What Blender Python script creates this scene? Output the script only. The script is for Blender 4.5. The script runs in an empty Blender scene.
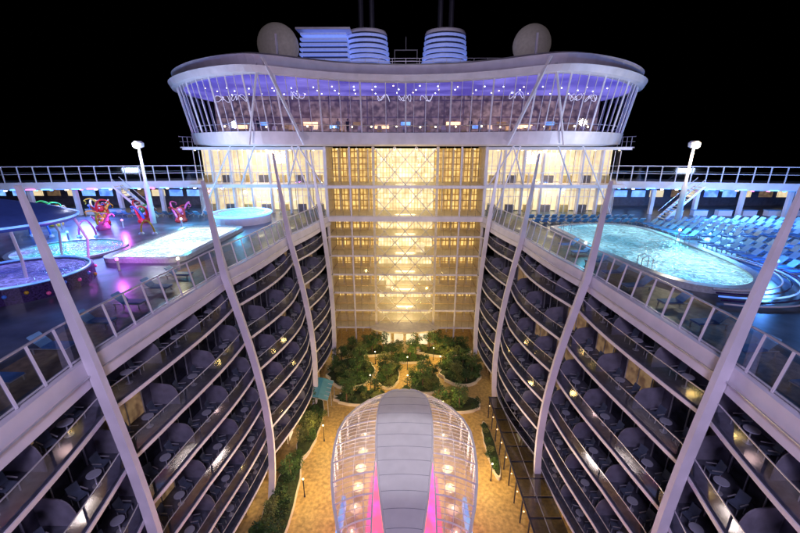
import bpy, math, random, bmesh
from mathutils import Vector, Matrix
random.seed(7)
R=math.radians; PI=math.pi
S=bpy.context.scene; C=S.collection
S.view_settings.view_transform='Standard'; S.view_settings.look='None'; S.view_settings.exposure=0
ORD=['first','second','third','fourth','fifth','sixth','seventh','eighth','ninth','tenth','eleventh','twelfth','thirteenth','fourteenth','fifteenth','sixteenth','seventeenth','eighteenth','nineteenth','twentieth']
SIDE={-1:'left',1:'right'}
# ------------------------------------------------------------ materials
def mat(name,col,rough=.5,metal=0,var=.12,scale=2.0,emi=None,es=0,bump=0,spec=.5):
    m=bpy.data.materials.new(name); m.use_nodes=True; n=m.node_tree.nodes; l=m.node_tree.links
    p=n['Principled BSDF']; p.inputs['Roughness'].default_value=rough; p.inputs['Metallic'].default_value=metal
    p.inputs['Specular IOR Level'].default_value=spec
    tc=n.new('ShaderNodeTexCoord'); nz=n.new('ShaderNodeTexNoise'); nz.inputs['Scale'].default_value=scale; nz.inputs['Detail'].default_value=3
    l.new(tc.outputs['Object'],nz.inputs['Vector'])
    cr=n.new('ShaderNodeValToRGB'); cr.color_ramp.elements[0].position=.3; cr.color_ramp.elements[1].position=.7
    cr.color_ramp.elements[0].color=tuple(c*(1-var) for c in col)+(1,); cr.color_ramp.elements[1].color=tuple(min(1,c*(1+var)) for c in col)+(1,)
    l.new(nz.outputs['Fac'],cr.inputs['Fac']); l.new(cr.outputs['Color'],p.inputs['Base Color'])
    if emi:
        p.inputs['Emission Color'].default_value=emi+(1,); p.inputs['Emission Strength'].default_value=es
        m.cycles.emission_sampling='NONE'
    if bump:
        b=n.new('ShaderNodeBump'); b.inputs['Strength'].default_value=bump; l.new(nz.outputs['Fac'],b.inputs['Height']); l.new(b.outputs['Normal'],p.inputs['Normal'])
    return m
def glow(name,c1,c2,s,scale=1.5,kind='noise',sy=1,light=True,bw=.9,lo=.35,hi=1.5,mo=.05):
    m=bpy.data.materials.new(name); m.use_nodes=True; n=m.node_tree.nodes; l=m.node_tree.links
    p=n['Principled BSDF']; p.inputs['Base Color'].default_value=tuple(x*.5 for x in c1)+(1,); p.inputs['Roughness'].default_value=.4
    tc=n.new('ShaderNodeTexCoord'); mp=n.new('ShaderNodeMapping'); l.new(tc.outputs['Object'],mp.inputs['Vector'])
    if kind=='brick':
        mp.inputs['Rotation'].default_value=(R(90),0,0)
        t=n.new('ShaderNodeTexBrick'); t.inputs['Scale'].default_value=scale; t.inputs['Color1'].default_value=c1+(1,); t.inputs['Color2'].default_value=tuple(a*.45+b*.55 for a,b in zip(c1,c2))+(1,); t.inputs['Mortar'].default_value=c2+(1,)
        t.inputs['Mortar Size'].default_value=mo; t.inputs['Brick Width'].default_value=bw; t.inputs['Row Height'].default_value=sy; t.offset=.0
        l.new(mp.outputs['Vector'],t.inputs['Vector']); out=t.outputs['Color']
        nz=n.new('ShaderNodeTexNoise'); nz.inputs['Scale'].default_value=1.3; nz.inputs['Detail'].default_value=4; l.new(tc.outputs['Object'],nz.inputs['Vector'])
        mr=n.new('ShaderNodeMapRange'); mr.inputs['From Min'].default_value=.35; mr.inputs['From Max'].default_value=.65; mr.inputs['To Min'].default_value=lo; mr.inputs['To Max'].default_value=hi
        l.new(nz.outputs['Fac'],mr.inputs['Value'])
        mx=n.new('ShaderNodeMath'); mx.operation='MULTIPLY'; mx.inputs[1].default_value=s; l.new(mr.outputs['Result'],mx.inputs[0]); l.new(mx.outputs[0],p.inputs['Emission Strength'])
    else:
        t=n.new('ShaderNodeTexNoise'); t.inputs['Scale'].default_value=scale; t.inputs['Detail'].default_value=4; l.new(mp.outputs['Vector'],t.inputs['Vector'])
        cr=n.new('ShaderNodeValToRGB'); cr.color_ramp.elements[0].position=.38; cr.color_ramp.elements[1].position=.62
        cr.color_ramp.elements[0].color=c2+(1,); cr.color_ramp.elements[1].color=c1+(1,); l.new(t.outputs['Fac'],cr.inputs['Fac']); out=cr.outputs['Color']
        p.inputs['Emission Strength'].default_value=s
    l.new(out,p.inputs['Emission Color'])
    if not light: m.cycles.emission_sampling='NONE'
    return m
def glass(name,tint=(.8,.9,.95),tr=.75,rough=.08,dif=None,refl=(.8,.85,.95)):
    m=bpy.data.materials.new(name); m.use_nodes=True; n=m.node_tree.nodes; l=m.node_tree.links
    p=n['Principled BSDF']
    if dif: p.inputs['Base Color'].default_value=dif+(1,); p.inputs['Roughness'].default_value=rough; src=p
    else:
        n.remove(p); src=n.new('ShaderNodeBsdfAnisotropic'); src.inputs['Roughness'].default_value=rough; src.inputs['Color'].default_value=refl+(1,)
    t=n.new('ShaderNodeBsdfTransparent'); t.inputs['Color'].default_value=tint+(1,)
    mx=n.new('ShaderNodeMixShader'); mx.inputs['Fac'].default_value=tr
    l.new(src.outputs[0],mx.inputs[1]); l.new(t.outputs[0],mx.inputs[2]); l.new(mx.outputs[0],n['Material Output'].inputs['Surface'])
    return m
def water(name,c1,c2,s,scale=.5):
    m=glow(name,c1,c2,s,scale); n=m.node_tree.nodes; l=m.node_tree.links; p=n['Principled BSDF']  # water emits its own light in place of underwater lamps
    p.inputs['Base Color'].default_value=(.01,.08,.1,1); p.inputs['Roughness'].default_value=.06
    tc=n.new('ShaderNodeTexCoord'); nz=n.new('ShaderNodeTexNoise'); nz.inputs['Scale'].default_value=2.2; nz.inputs['Detail'].default_value=3; nz.inputs['Distortion'].default_value=1
    l.new(tc.outputs['Object'],nz.inputs['Vector']); b=n.new('ShaderNodeBump'); b.inputs['Strength'].default_value=.8; b.inputs['Distance'].default_value=.3
    l.new(nz.outputs['Fac'],b.inputs['Height']); l.new(b.outputs['Normal'],p.inputs['Normal'])
    nz2=n.new('ShaderNodeTexNoise'); nz2.inputs['Scale'].default_value=1.0; nz2.inputs['Detail'].default_value=5; nz2.inputs['Distortion'].default_value=2.5; l.new(tc.outputs['Object'],nz2.inputs['Vector'])
    mr=n.new('ShaderNodeMapRange'); mr.inputs['From Min'].default_value=.38; mr.inputs['From Max'].default_value=.62; mr.inputs['To Min'].default_value=.55*s; mr.inputs['To Max'].default_value=1.4*s
    l.new(nz2.outputs['Fac'],mr.inputs['Value']); l.new(mr.outputs['Result'],p.inputs['Emission Strength'])
    return m
M=dict(
 white=mat('white_steel',(.76,.73,.80),.42,var=.09,scale=.7),
 matte=mat('matte_white_roof',(.84,.83,.84),.75,var=.05,scale=.9,spec=.2),
 cream=mat('cream_paint',(.76,.68,.52),.5,var=.1),
 gold=mat('gold_trim',(.75,.55,.25),.35,.4),
 grey=mat('grey_panel',(.18,.175,.225),.6,var=.2),
 lattice=mat('pale_lattice',(.75,.70,.58),.4,.1),
 bronze=mat('bronze_frame',(.34,.27,.17),.4,.3),
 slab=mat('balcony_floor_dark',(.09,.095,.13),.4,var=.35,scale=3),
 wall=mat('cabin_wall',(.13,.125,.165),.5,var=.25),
 dark=mat('dark_metal',(.05,.05,.07),.4,.3),
 rail=mat('rail_metal',(.6,.6,.65),.35,.6),
 deck=mat('blue_deck_coating',(.08,.10,.16),.3,var=.6,scale=.6,bump=.05),
 deckr=mat('teal_deck_coating',(.07,.11,.17),.28,var=.6,scale=.8,bump=.05),
 wood=mat('teak_planking',(.30,.20,.13),.4,var=.4,scale=3),
 tile=mat('pool_tile_border',(.5,.55,.6),.25,var=.15,scale=6),
 darktile=mat('dark_mosaic_tile',(.05,.03,.12),.2,var=.6,scale=9),
 glass=glass('windscreen_glass',(.52,.60,.66),.80,.06,None,(.6,.65,.75)),
 aglass=glass('gallery_glass',(.97,.97,.94),.94,.05),
 bglass=glass('balcony_glass',(.72,.77,.84),.88,.10,None,(.5,.5,.6)),
 dglass=glass('dark_roof_glass',(.22,.24,.27),.7,.15,None,(.3,.3,.35)),
 lglass=glass('lounge_glass',(.92,.92,.97),.95,.05),
 cglass=glass('canopy_glass',(.92,.90,.88),.52,.2,(.72,.71,.70)),
 doord=mat('dark_door_glass',(.02,.02,.03),.15,var=.2),
 doorw=glow('lit_curtain',(.8,.5,.25),(.25,.14,.08),.22,2,light=False),
 stone=mat('path_stone',(.48,.32,.11),.5,var=.35,scale=3,bump=.1),
 soil=mat('planting_soil',(.03,.045,.015),.9,var=.5,scale=5),
 leafa=mat('leaf_dark',(.025,.07,.02),.55,var=.6,scale=1.3),
 leafb=mat('leaf_mid',(.06,.13,.03),.55,var=.6,scale=1.3),
 leafc=mat('leaf_yellowish',(.15,.18,.05),.55,var=.5,scale=1.3),
 bark=mat('tree_bark',(.12,.08,.05),.9,var=.4,scale=6),
 sea=mat('night_sea',(.004,.006,.01),.3,var=.4,scale=.05,bump=.2),
 blue=mat('blue_sling_fabric',(.05,.2,.55),.5,var=.25),
 bluel=mat('pale_blue_cushion',(.2,.42,.7),.5,var=.15),
 sling=mat('dark_slate_sling',(.07,.09,.14),.6,var=.2),
 palet=mat('pale_table_laminate',(.32,.34,.42),.4,var=.1),
 red=mat('red_play_paint',(.5,.03,.03),.35),
 yel=mat('yellow_play_paint',(.65,.4,.03),.35),
 grn=mat('green_play_paint',(.05,.4,.1),.35),
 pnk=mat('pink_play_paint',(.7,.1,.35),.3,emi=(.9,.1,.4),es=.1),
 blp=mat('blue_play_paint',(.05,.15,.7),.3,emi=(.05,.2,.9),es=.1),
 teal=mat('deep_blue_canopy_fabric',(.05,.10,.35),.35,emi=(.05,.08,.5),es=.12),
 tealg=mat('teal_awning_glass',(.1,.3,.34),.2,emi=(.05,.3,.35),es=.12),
 lampw=mat('warm_lamp',(1,.9,.7),.4,emi=(1,.8,.5),es=6),
 flood=mat('warm_floodlight_lens',(1,.95,.85),.4,emi=(1,.86,.66),es=25),
 glint=mat('small_warm_lamp',(1,.8,.6),.4,emi=(1,.62,.3),es=2.0),
 lampc=mat('cool_lamp',(.9,.9,1),.4,emi=(.8,.88,1),es=9),
 lampb=mat('blue_lamp',(.3,.5,1),.4,emi=(.08,.35,1),es=5),
 lampp=mat('pink_lamp',(1,.3,.7),.4,emi=(1,.15,.7),es=4),
 neon=mat('white_neon',(1,1,1),.4,emi=(.8,.8,1),es=.8),
 radome=mat('radome_shell',(.50,.46,.43),.5,emi=(.5,.42,.40),es=.07),  # faint emission added to lighten the shell
 atr=glow('atrium_wall_glow',(1,.68,.22),(.16,.08,.015),1.05,1.0,'brick',.95,bw=.62,light=False,lo=.6,hi=1.35,mo=.09),  # warm room light put into the back wall as emission
 atrc=glow('atrium_core_glow',(1,.87,.55),(.48,.31,.10),1.35,1.0,'brick',.8,bw=.5,lo=.7,hi=1.3,mo=.05),  # brighter core light, also emitted by the wall itself
 shop=glow('glowing_window_interior',(1,.82,.50),(.55,.40,.2),1.05,.5,'brick',1.6,light=False,lo=.75,hi=1.2,bw=1.2,mo=.03),  # interior lighting put into plain panels as emission
 purp=glow('violet_ceiling_glow',(.30,.26,1),(.09,.07,.50),.75,.15),  # violet lighting put into the ceiling surface as emission
 barw=glow('lounge_bar_wall',(.36,.24,.26),(.04,.03,.09),.5,.5,'brick',1.3,light=False,bw=1.6,lo=.15,hi=1.6),  # lit panels put into the wall as patterned emission
 poolw=water('bright_pool_water',(.88,.95,1),(.55,.82,.95),1.2,.25),
 poolr=water('glowing_pool_water',(.42,.85,1),(.05,.27,.42),.88,.11),
 poolp=water('violet_pool_water',(.26,.25,1),(.07,.07,.5),.7,.3),
 poolc=water('cyan_wading_water',(.1,.75,1),(.3,.25,.9),.85,.2),
 poolt=water('cyan_tub_water',(.2,.85,1),(.1,.5,1),1.5,.4),
 blouv=mat('blue_lit_louvre',(.6,.65,.8),.4,emi=(.2,.3,1),es=.4),  # blue lighting on the louvres put in as emission
 pinkin=glow('red_pink_glow',(1,.09,.18),(.8,.08,.5),1.8,.7),
 bluein=glow('blue_glow',(.25,.55,1),(.08,.2,.9),1.3,.6),
 skin=mat('skin_tone',(.5,.3,.22),.5), cloth1=mat('dark_clothing',(.05,.05,.08),.8), cloth2=mat('pale_shirt',(.5,.48,.45),.8), hair=mat('dark_hair',(.03,.02,.015),.6),
)
# ------------------------------------------------------------ mesh helpers
def wloc(o):
    v=Vector((0,0,0))
    while o is not None: v+=o.location; o=o.parent
    return v
class MB:
    def __init__(s): s.v=[]; s.f=[]
    def quad(s,*p):
        k=len(s.v); s.v+=[tuple(q) for q in p]; s.f.append(tuple(range(k,k+len(p)))); return s
    def loft(s,rings,closed=True,caps=True):
        k=len(s.v); n=len(rings[0])
        for r in rings: s.v+=[tuple(p) for p in r]
        for i in range(len(rings)-1):
            for j in range(n if closed else n-1):
                a=k+i*n+j; b=k+i*n+(j+1)%n; s.f.append((a,b,b+n,a+n))
        if caps and closed:
            s.f.append(tuple(range(k+n-1,k-1,-1))); s.f.append(tuple(range(k+(len(rings)-1)*n,k+len(rings)*n)))
        return s
    def box(s,c,d,rz=0):
        x,y,z=c; a,b,h=d[0]/2,d[1]/2,d[2]/2; cs,sn=math.cos(rz),math.sin(rz)
        P=[(x+u*cs-v*sn,y+u*sn+v*cs) for u,v in ((-a,-b),(a,-b),(a,b),(-a,b))]
        return s.loft([[p+(z-h,) for p in P],[p+(z+h,) for p in P]])
    def bar(s,p,q,w,h=None):
        h=h or w; p=Vector(p); q=Vector(q); d=(q-p).normalized()
        up=Vector((0,0,1)) if abs(d.z)<.95 else Vector((0,1,0))
        a=d.cross(up).normalized()*w/2; b=a.cross(d).normalized()*h/2
        return s.loft([[p-a-b,p+a-b,p+a+b,p-a+b],[q-a-b,q+a-b,q+a+b,q-a+b]])
    def tube(s,pts,r,n=8):
        pts=[Vector(p) for p in pts]; rings=[]
        if not isinstance(r,(list,tuple)): r=[r]*len(pts)
        for i,p in enumerate(pts):
            d=(pts[min(i+1,len(pts)-1)]-pts[max(i-1,0)]).normalized()
            up=Vector((0,0,1)) if abs(d.z)<.9 else Vector((0,1,0))
            a=d.cross(up).normalized(); b=a.cross(d)
            rings.append([p+(a*math.cos(2*PI*j/n)+b*math.sin(2*PI*j/n))*r[i] for j in range(n)])
        return s.loft(rings)
    def lathe(s,c,prof,n=20,sx=1,sy=1):
        x,y,z=c
        return s.loft([[(x+r*sx*math.cos(2*PI*j/n),y+r*sy*math.sin(2*PI*j/n),z+h) for j in range(n)] for r,h in prof])
    def ball(s,c,r,n=12):
        return s.lathe(c,[(max(.001,r*math.sin(PI*i/n)),-r*math.cos(PI*i/n)) for i in range(n+1)],n+4)
    def prism(s,poly,z0,z1):
        return s.loft([[(x,y,z0) for x,y in poly],[(x,y,z1) for x,y in poly]])
    def build(s,name,m,parent=None,smooth=False):
        me=bpy.data.meshes.new(name)
        if parent is not None: off=wloc(parent)
        else:
            xs=[v[0] for v in s.v]; ys=[v[1] for v in s.v]; off=Vector(((min(xs)+max(xs))/2,(min(ys)+max(ys))/2,min(v[2] for v in s.v)))
        me.from_pydata([(v[0]-off.x,v[1]-off.y,v[2]-off.z) for v in s.v],[],s.f); me.materials.append(M[m] if isinstance(m,str) else m)
        b=bmesh.new(); b.from_mesh(me); bmesh.ops.recalc_face_normals(b,faces=b.faces); b.to_mesh(me); b.free()
        if smooth:
            for p in me.polygons: p.use_smooth=True
        o=bpy.data.objects.new(name,me); C.objects.link(o)
        if parent is not None: o.parent=parent
        else: o.location=off
        return o
def tag(o,label=None,cat=None,group=None,kind=None):
    if label:o['label']=label
    if cat:o['category']=cat
    if group:o['group']=group
    if kind:o['kind']=kind
    return o
def thing(name,label,cat,loc=(0,0,0),group=None):
    o=bpy.data.objects.new(name,None); C.objects.link(o); o.location=loc; o.empty_display_size=.3
    return tag(o,label,cat,group)
def dup(root,loc,rz=0,label=None,group=None,sc=1):
    r=root.copy(); C.objects.link(r); r.location=loc; r.rotation_euler=(0,0,rz); r.scale=(sc,sc,sc)
    if label:r['label']=label
    if group:r['group']=group
    for ch in list(root.children):
        c=ch.copy(); C.objects.link(c); c.parent=r
        for g in ch.children:
            d=g.copy(); C.objects.link(d); d.parent=c
    return r
class Placer:
    def __init__(s,proto): s.p=proto; s.used=False
    def __call__(s,loc,rz=0,label=None,group=None,sc=1):
        if not s.used:
            s.used=True; o=s.p; o.location=loc; o.rotation_euler=(0,0,rz); o.scale=(sc,sc,sc)
            if label:o['label']=label
            if group:o['group']=group
            return o
        return dup(s.p,loc,rz,label,group,sc)
def lamp(t,loc,col,e,size=.3,target=None,spot=60,spec=1):
    d=bpy.data.lights.new('lamp_light',t); d.color=col; d.energy=e; d.specular_factor=spec
    if t=='AREA': d.size=size
    elif t!='SUN': d.shadow_soft_size=size
    if t=='SPOT': d.spot_size=R(spot); d.spot_blend=.6
    o=bpy.data.objects.new('lamp_light',d); C.objects.link(o); o.location=loc
    if target is not None: o.rotation_euler=(Vector(target)-Vector(loc)).to_track_quat('-Z','Y').to_euler()
    return o
def catmull(P,n):
    out=[]; Q=[P[0]]+list(P)+[P[-1]]
    for i in range(1,len(Q)-2):
        for k in range(n):
            t=k/n; a,b,c,d=Q[i-1],Q[i],Q[i+1],Q[i+2]
            out.append(tuple(.5*(2*b[j]+(c[j]-a[j])*t+(2*a[j]-5*b[j]+4*c[j]-d[j])*t*t+(3*b[j]-a[j]-3*c[j]+d[j])*t**3) for j in range(len(b))))
    out.append(tuple(P[-1])); return out
# ------------------------------------------------------------ layout curves
EP=catmull([(-2,13.6),(4,14.6),(10,15.5),(16,15.9),(22,16.0),(29,15.3),(39,14.2),(48,12.9),(56,11.6)],8)
def lerpt(P,Y):
    if Y<=P[0][0]: return P[0][1]
    for a,b in zip(P,P[1:]):
        if a[0]<=Y<=b[0]: return a[1]+(b[1]-a[1])*(Y-a[0])/(b[0]-a[0])
    return P[-1][1]
def E(Y): return lerpt(EP,Y)
RIBY=[3,16,29,42,54]
def bulge(Y,z):
    if z>=0: return -z/7.0*(1.7 if Y<20 else 1.0)
    return 2.75*math.sin(PI*min(1,-z/32))*max(.12,min(1,(60-Y)/22))*(.8 if Y<20 else min(1,.8+.2*(Y-20)/8))
def scal(Y):
    for a,b in zip(RIBY,RIBY[1:]):
        if a<=Y<=b: return .7*math.sin(PI*(Y-a)/(b-a))
    return 0
def X(Y,z): return E(Y)-bulge(Y,z)-scal(Y)
ZF=-21.3; DK=[-3.05*k for k in range(1,7)]
# ------------------------------------------------------------ setting
MB().quad((-3000,-500,-48),(3000,-500,-48),(3000,6000,-48),(-3000,6000,-48)).build('sea','sea')['kind']='structure'
MB().box((0,28,ZF-.15),(40,70,.3)).build('park_ground','stone')['kind']='structure'
Ys=[-2+i for i in range(59)]
for s in (-1,1):
    m=MB(); m.loft([[(s*E(y),y,0),(s*E(y),y,-.3),(s*75,y,-.3),(s*75,y,0)] for y in Ys]+[[(s*11.6,90,0),(s*11.6,90,-.3),(s*75,90,-.3),(s*75,90,0)]])
    m.build('pool_deck','deck' if s<0 else 'deckr')['kind']='structure'
    m=MB(); m.loft([[(s*(E(y)+.25),y,.006),(s*(E(y)+3.6+.6*math.sin(y*.3)),y,.006)] for y in Ys[:-1]],closed=False); m.build('teak_path','wood')['kind']='structure'
# ------------------------------------------------------------ cabin wings
bays=[(4+4.15*i,4+4.15*(i+1)) for i in range(12)]
bays=[(a,min(b,55.5)) for a,b in bays]
table=thing('balcony_table','x','table'); MB().lathe((0,0,0),[(.30,.68),(.32,.70),(.32,.73),(.30,.74)],18).build('tabletop','palet',table); MB().lathe((0,0,0),[(.2,0),(.2,.03),(.035,.05),(.035,.68)],10).build('pedestal','rail',table)
chair=thing('balcony_chair','x','chair')
MB().box((0,0,.42),(.5,.5,.05)).build('seat','sling',chair); m=MB(); m.loft([[(-.25,.22,.44),(.25,.22,.44),(.25,.26,.44),(-.25,.26,.44)],[(-.25,.36,.95),(.25,.36,.95),(.25,.4,.95),(-.25,.4,.95)]]); m.build('backrest','sling',chair)
for a in (-1,1):
    for b in (-1,1): MB().bar((a*.23,b*.22,0),(a*.23,b*.22,.41),.035).build('leg','rail',chair)
    MB().bar((a*.27,-.22,.62),(a*.27,.26,.62),.04).build('armrest','rail',chair)
PT=Placer(table); PC=Placer(chair)
for s in (-1,1):
    W=thing('cabin_wing',f'curving {SIDE[s]} wall of dark glass-railed cabin balconies beneath the pool deck','building',(s*20,28,ZF))
    m=MB(); m.loft([[(s*(E(y)-.25-scal(y)*.5),y,-.02),(s*(E(y)-.45-scal(y)*.5),y,-1.35),(s*(E(y)+.1),y,-1.35),(s*(E(y)+.1),y,-.02)] for y in Ys]); m.build('deck_fascia','white',W)
    m=MB(); m.tube([(s*(E(y)-.47-scal(y)*.5),y,-.75) for y in Ys],.05,5); m.build('fascia_moulding','rail',W)
    m=MB(); m.loft([[(s*(E(y)+.2),y,-1.2),(s*(E(y)+.2),y,-1.4),(s*(E(y)+5),y,-1.4),(s*(E(y)+5),y,-1.2)] for y in Ys]); m.build('soffit','wall',W)
    for k,z in enumerate(DK):
        YY=[y for y in Ys if y>=3]
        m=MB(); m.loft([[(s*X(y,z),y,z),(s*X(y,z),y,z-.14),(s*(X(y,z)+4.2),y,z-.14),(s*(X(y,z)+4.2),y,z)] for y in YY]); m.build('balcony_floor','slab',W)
        m=MB(); m.loft([[(s*(X(y,z)-.06),y,z+.07),(s*(X(y,z)-.06),y,z-.16),(s*(X(y,z)-.003),y,z-.16),(s*(X(y,z)-.003),y,z+.07)] for y in YY]); m.build('slab_edge','white',W)
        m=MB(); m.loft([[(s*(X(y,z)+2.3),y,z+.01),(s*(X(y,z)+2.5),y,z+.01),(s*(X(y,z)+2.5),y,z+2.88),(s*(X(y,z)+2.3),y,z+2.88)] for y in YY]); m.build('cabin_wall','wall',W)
        for i,(a,b) in enumerate(bays):
            ys=[a+.08+(b-a-.16)*q/4 for q in range(5)]
            g=MB(); g.loft([[(s*(X(y,z)+.07),y,z+.12),(s*(X(y,z)+.07),y,z+1.08)] for y in ys],closed=False); go=g.build('glass_rail','bglass',W)
            g=MB(); g.tube([(s*(X(y,z)+.07),y,z+1.12) for y in [a+(b-a)*q/4 for q in range(5)]],.035,5); g.build('handrail','rail',go)
            x0=X(a,z)+.5; pr=[(x0,z),(x0,z+.7)]+[(x0+.65-.6*math.cos(PI*q/10),z+.75+.75*math.sin(PI*q/10)) for q in range(1,6)]+[(X(a,z)+2.28,z+1.65),(X(a,z)+2.28,z)]
            m=MB(); m.loft([[(s*px,a-.03,pz) for px,pz in pr],[(s*px,a+.03,pz) for px,pz in pr]]); m.build('divider_panel','grey',W)
            ym=(a+b)/2
            lit=random.random()<.12
            m=MB(); xa=X(ym-1.2,z)+2.25; xb=X(ym+1.2,z)+2.25
            m.loft([[(s*xa,ym-1.2,z+.06),(s*xb,ym+1.2,z+.06),(s*(xb-.05),ym+1.2,z+.06),(s*(xa-.05),ym-1.2,z+.06)],[(s*xa,ym-1.2,z+2.2),(s*xb,ym+1.2,z+2.2),(s*(xb-.05),ym+1.2,z+2.2),(s*(xa-.05),ym-1.2,z+2.2)]])
            do=m.build('balcony_door','doorw' if lit else 'doord',W)
            m=MB()
            for q in (-1.22,0,1.22): m.bar((s*(X(ym+q,z)+2.16),ym+q,z+.02),(s*(X(ym+q,z)+2.16),ym+q,z+2.25),.06)
            m.bar((s*(X(ym-1.22,z)+2.16),ym-1.25,z+2.24),(s*(X(ym+1.22,z)+2.16),ym+1.25,z+2.24),.065)
            m.build('door_frame','rail',do)
            if random.random()<.4: MB().lathe((s*(X(b-.35,z)+2.18),b-.35,z+1.8),[(.02,-.08),(.05,-.06),(.05,.06),(.02,.08)],6).build('wall_lamp','glint',W)
            bn=ORD[len(bays)-1-i]; dn=ORD[k]
            PT((s*(X(ym,z)+.95),ym,z),0,f'small round table, {SIDE[s]} wall, {dn} balcony deck down, {bn} bay from the atrium','tables on the cabin balconies')
            for q in (-1,1):
                if a<7 and k<2: continue
                PC((s*(X(ym+q*.95,z)+1.15),ym+q*.95,z),s*PI/2*(-1)+random.uniform(-.4,.4),f'{"far" if q>0 else "near"} dark chair, {SIDE[s]} wall, {dn} balcony deck down, {bn} bay from atrium','chairs on the cabin balconies')
    for i,(a,b) in enumerate(bays):
        ym=(a+b)/2; z=ZF; x=X(ym,-20)+1.2
        m=MB().box((s*(x+.1),ym,z+1.5),(.08,b-a-.5,2.6)); wo=m.build('shop_window','shop' if i%2 else 'doord',W)
        m=MB()
        for yy in (a+.2,ym,b-.2): m.bar((s*(x-.02),yy,z),(s*(x-.02),yy,z+2.7),.14)
        m.bar((s*(x-.02),a+.2,z+2.4),(s*(x-.02),b-.2,z+2.4),.1); m.build('window_frame','gold',wo)
    m=MB().box((s*20,28,ZF+10.3),(6,54,19)); m.build('inner_bulkhead','wall',W)
names={0:'nearest the camera',1:'second from the camera',2:'third from the camera',3:'farthest, beside the atrium'}
for s in (-1,1):
    for i,y0 in enumerate(RIBY[1:]):
        top=[8.3,7.4,9.2,9.2][i]; rings=[]
        if i==3: y0=51.5
        for q in range(31):
            z=ZF+(top-ZF)*q/30; y=y0+(2.2*z/22 if z<0 else z*.12); x=E(y0)-bulge(y0,z)-.33-(.2 if z<0 else .2)-(.35 if i==3 else 0)
            w=.17 if z<0 else .17-.01*z; dpt=.28 if z<0 else .28-.021*z
            rings.append([(s*(x-dpt),y-w,z),(s*(x+dpt),y-w,z),(s*(x+dpt),y+w,z),(s*(x-dpt),y+w,z)])
        o=MB().loft(rings).build('steel_rib','white')
        tag(o,f'tall bowed white steel rib on the {SIDE[s]} canyon wall, {names[i]}','column','white ribs on the cabin walls')
for s in (-1,1):
    B=thing('glass_balustrade',f'glass windscreen with leaning white posts edging the {SIDE[s]} pool deck','railing',(s*15,28,0))
    n=36; yl=[2+53.5*i/n for i in range(n+1)]
    xx=lambda y:E(y)+.0-scal(y)*.4
    for i in range(n):
        a,b=yl[i]+.06,yl[i+1]-.06
        gp=MB().quad((s*xx(a),a,.15),(s*xx(b),b,.15),(s*(xx(b)+.3),b,1.85),(s*(xx(a)+.3),a,1.85)).build('glass_panel','glass',B)
        m=MB()
        y=yl[i]; m.bar((s*(xx(y)-.05),y,0),(s*(xx(y)+.3),y,1.95),.07,.10); m.build('post','white',B)
    m=MB(); m.tube([(s*(xx(y)+.34),y,1.96) for y in yl],.06,6); m.build('handrail','rail',B)
    m=MB(); m.tube([(s*(xx(y)+.02),y,.1) for y in yl],.06,6); m.build('bottom_rail','rail',B)
# ------------------------------------------------------------ atrium
A=thing('atrium_building','golden lit glass atrium block closing the far end of the canyon','building',(0,58,ZF))
FL=[ZF]+DK[::-1]+[0,4.5]; TOP=9.85
for i,z in enumerate(FL):
    zt=(FL+[TOP])[i+1]
    if i: MB().box((0,59,z-.14),(23.2,6,.28)).build('floor_slab','cream',A)
    for (a,b,mm) in ((-11.6,-4.6,'atr'),(-4.6,4.6,'atrc'),(4.6,11.6,'atr')):
        MB().box(((a+b)/2,62.1 if mm=='atr' else 61.6,(z+zt)/2-.14),(b-a-.1,.2,zt-z-.3)).build('glowing_back_wall',mm,A)
        if i:
            ra=MB().quad((a+.15,56.2,z+.02),(b-.15,56.2,z+.02),(b-.15,56.2,z+.97),(a+.15,56.2,z+.97)).build('gallery_rail','aglass',A)
            MB().box(((a+b)/2,56.2,z+1.02),(b-a-.3,.08,.06)).build('handrail','gold',ra)
            MB().box(((a+b)/2,55.93,z-.13),(b-a-.45,.1,.26)).build('slab_edge','white',A)
    for q in range(8):
        x=-10+20*q/7; MB().lathe((x,57.5,zt-.34),[(.13,0),(.13,.05)],8).build('downlight','lampw',A)
    lamp('AREA',(0,58.4,zt-.4),(1,.82,.5),110,3,(0,57.0,z),spec=.2)
    for sx in (-1,1):
        MB().box((sx*11.72,59,(z+zt)/2-.14),(.15,6,zt-z-.3)).build('side_wall','cream',A)
        for x in (5.8,7.3,8.8,10.3):
            MB().box((sx*x,60.9,(z+zt)/2-.2),(.16,1.8,zt-z-.35)).build('partition_wall','cream',A)
        m=MB()
        for q in range(1,6): m.bar((sx*(4.6+7*q/6),55.95,z),(sx*(4.6+7*q/6),55.95,zt),.045)
        m.bar((sx*4.6,55.95,z+2.35),(sx*11.5,55.95,z+2.35),.045); m.build('glazing_frame','bronze',A)
for x in (-11.5,-8,-4.6,4.6,8,11.5): MB().box((x,55.9,(ZF+TOP)/2),(.36 if abs(x)!=8 else .2,.45,TOP-ZF)).build('column','white' if abs(x)>5 else 'cream',A)
nh=9; hz=(TOP-ZF)/nh; zz=[ZF+hz*i for i in range(nh+1)]
for i in range(nh):
    for c in (-3.07,0,3.07):
        for d in (-1,1):
            MB().bar((c-1.53*d,55.6,zz[i]),(c+1.53*d,55.6,zz[i]+hz),.11).build('diagonal_brace','lattice',A)
MB().box((0,55.6,-.4),(23,.5,.7)).build('deck_beam','white',A)
MB().box((0,55.5,4.3),(23,.6,.4)).build('deck_beam','white',A)
for sx in (-1,1):
    ls=MB().loft([[(sx*2.4+1.1*math.cos(2*PI*j/16),58.4+1.1*math.sin(2*PI*j/16),zq) for j in range(16)] for zq in (ZF,9)],caps=False).build('lift_shaft','aglass',A,True)
    for zc in ((-12.4,) if sx<0 else (-6,)): MB().box((sx*2.4,58.4,zc),(1.3,1.3,2.2)).build('lift_cabin','shop',ls)
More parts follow.
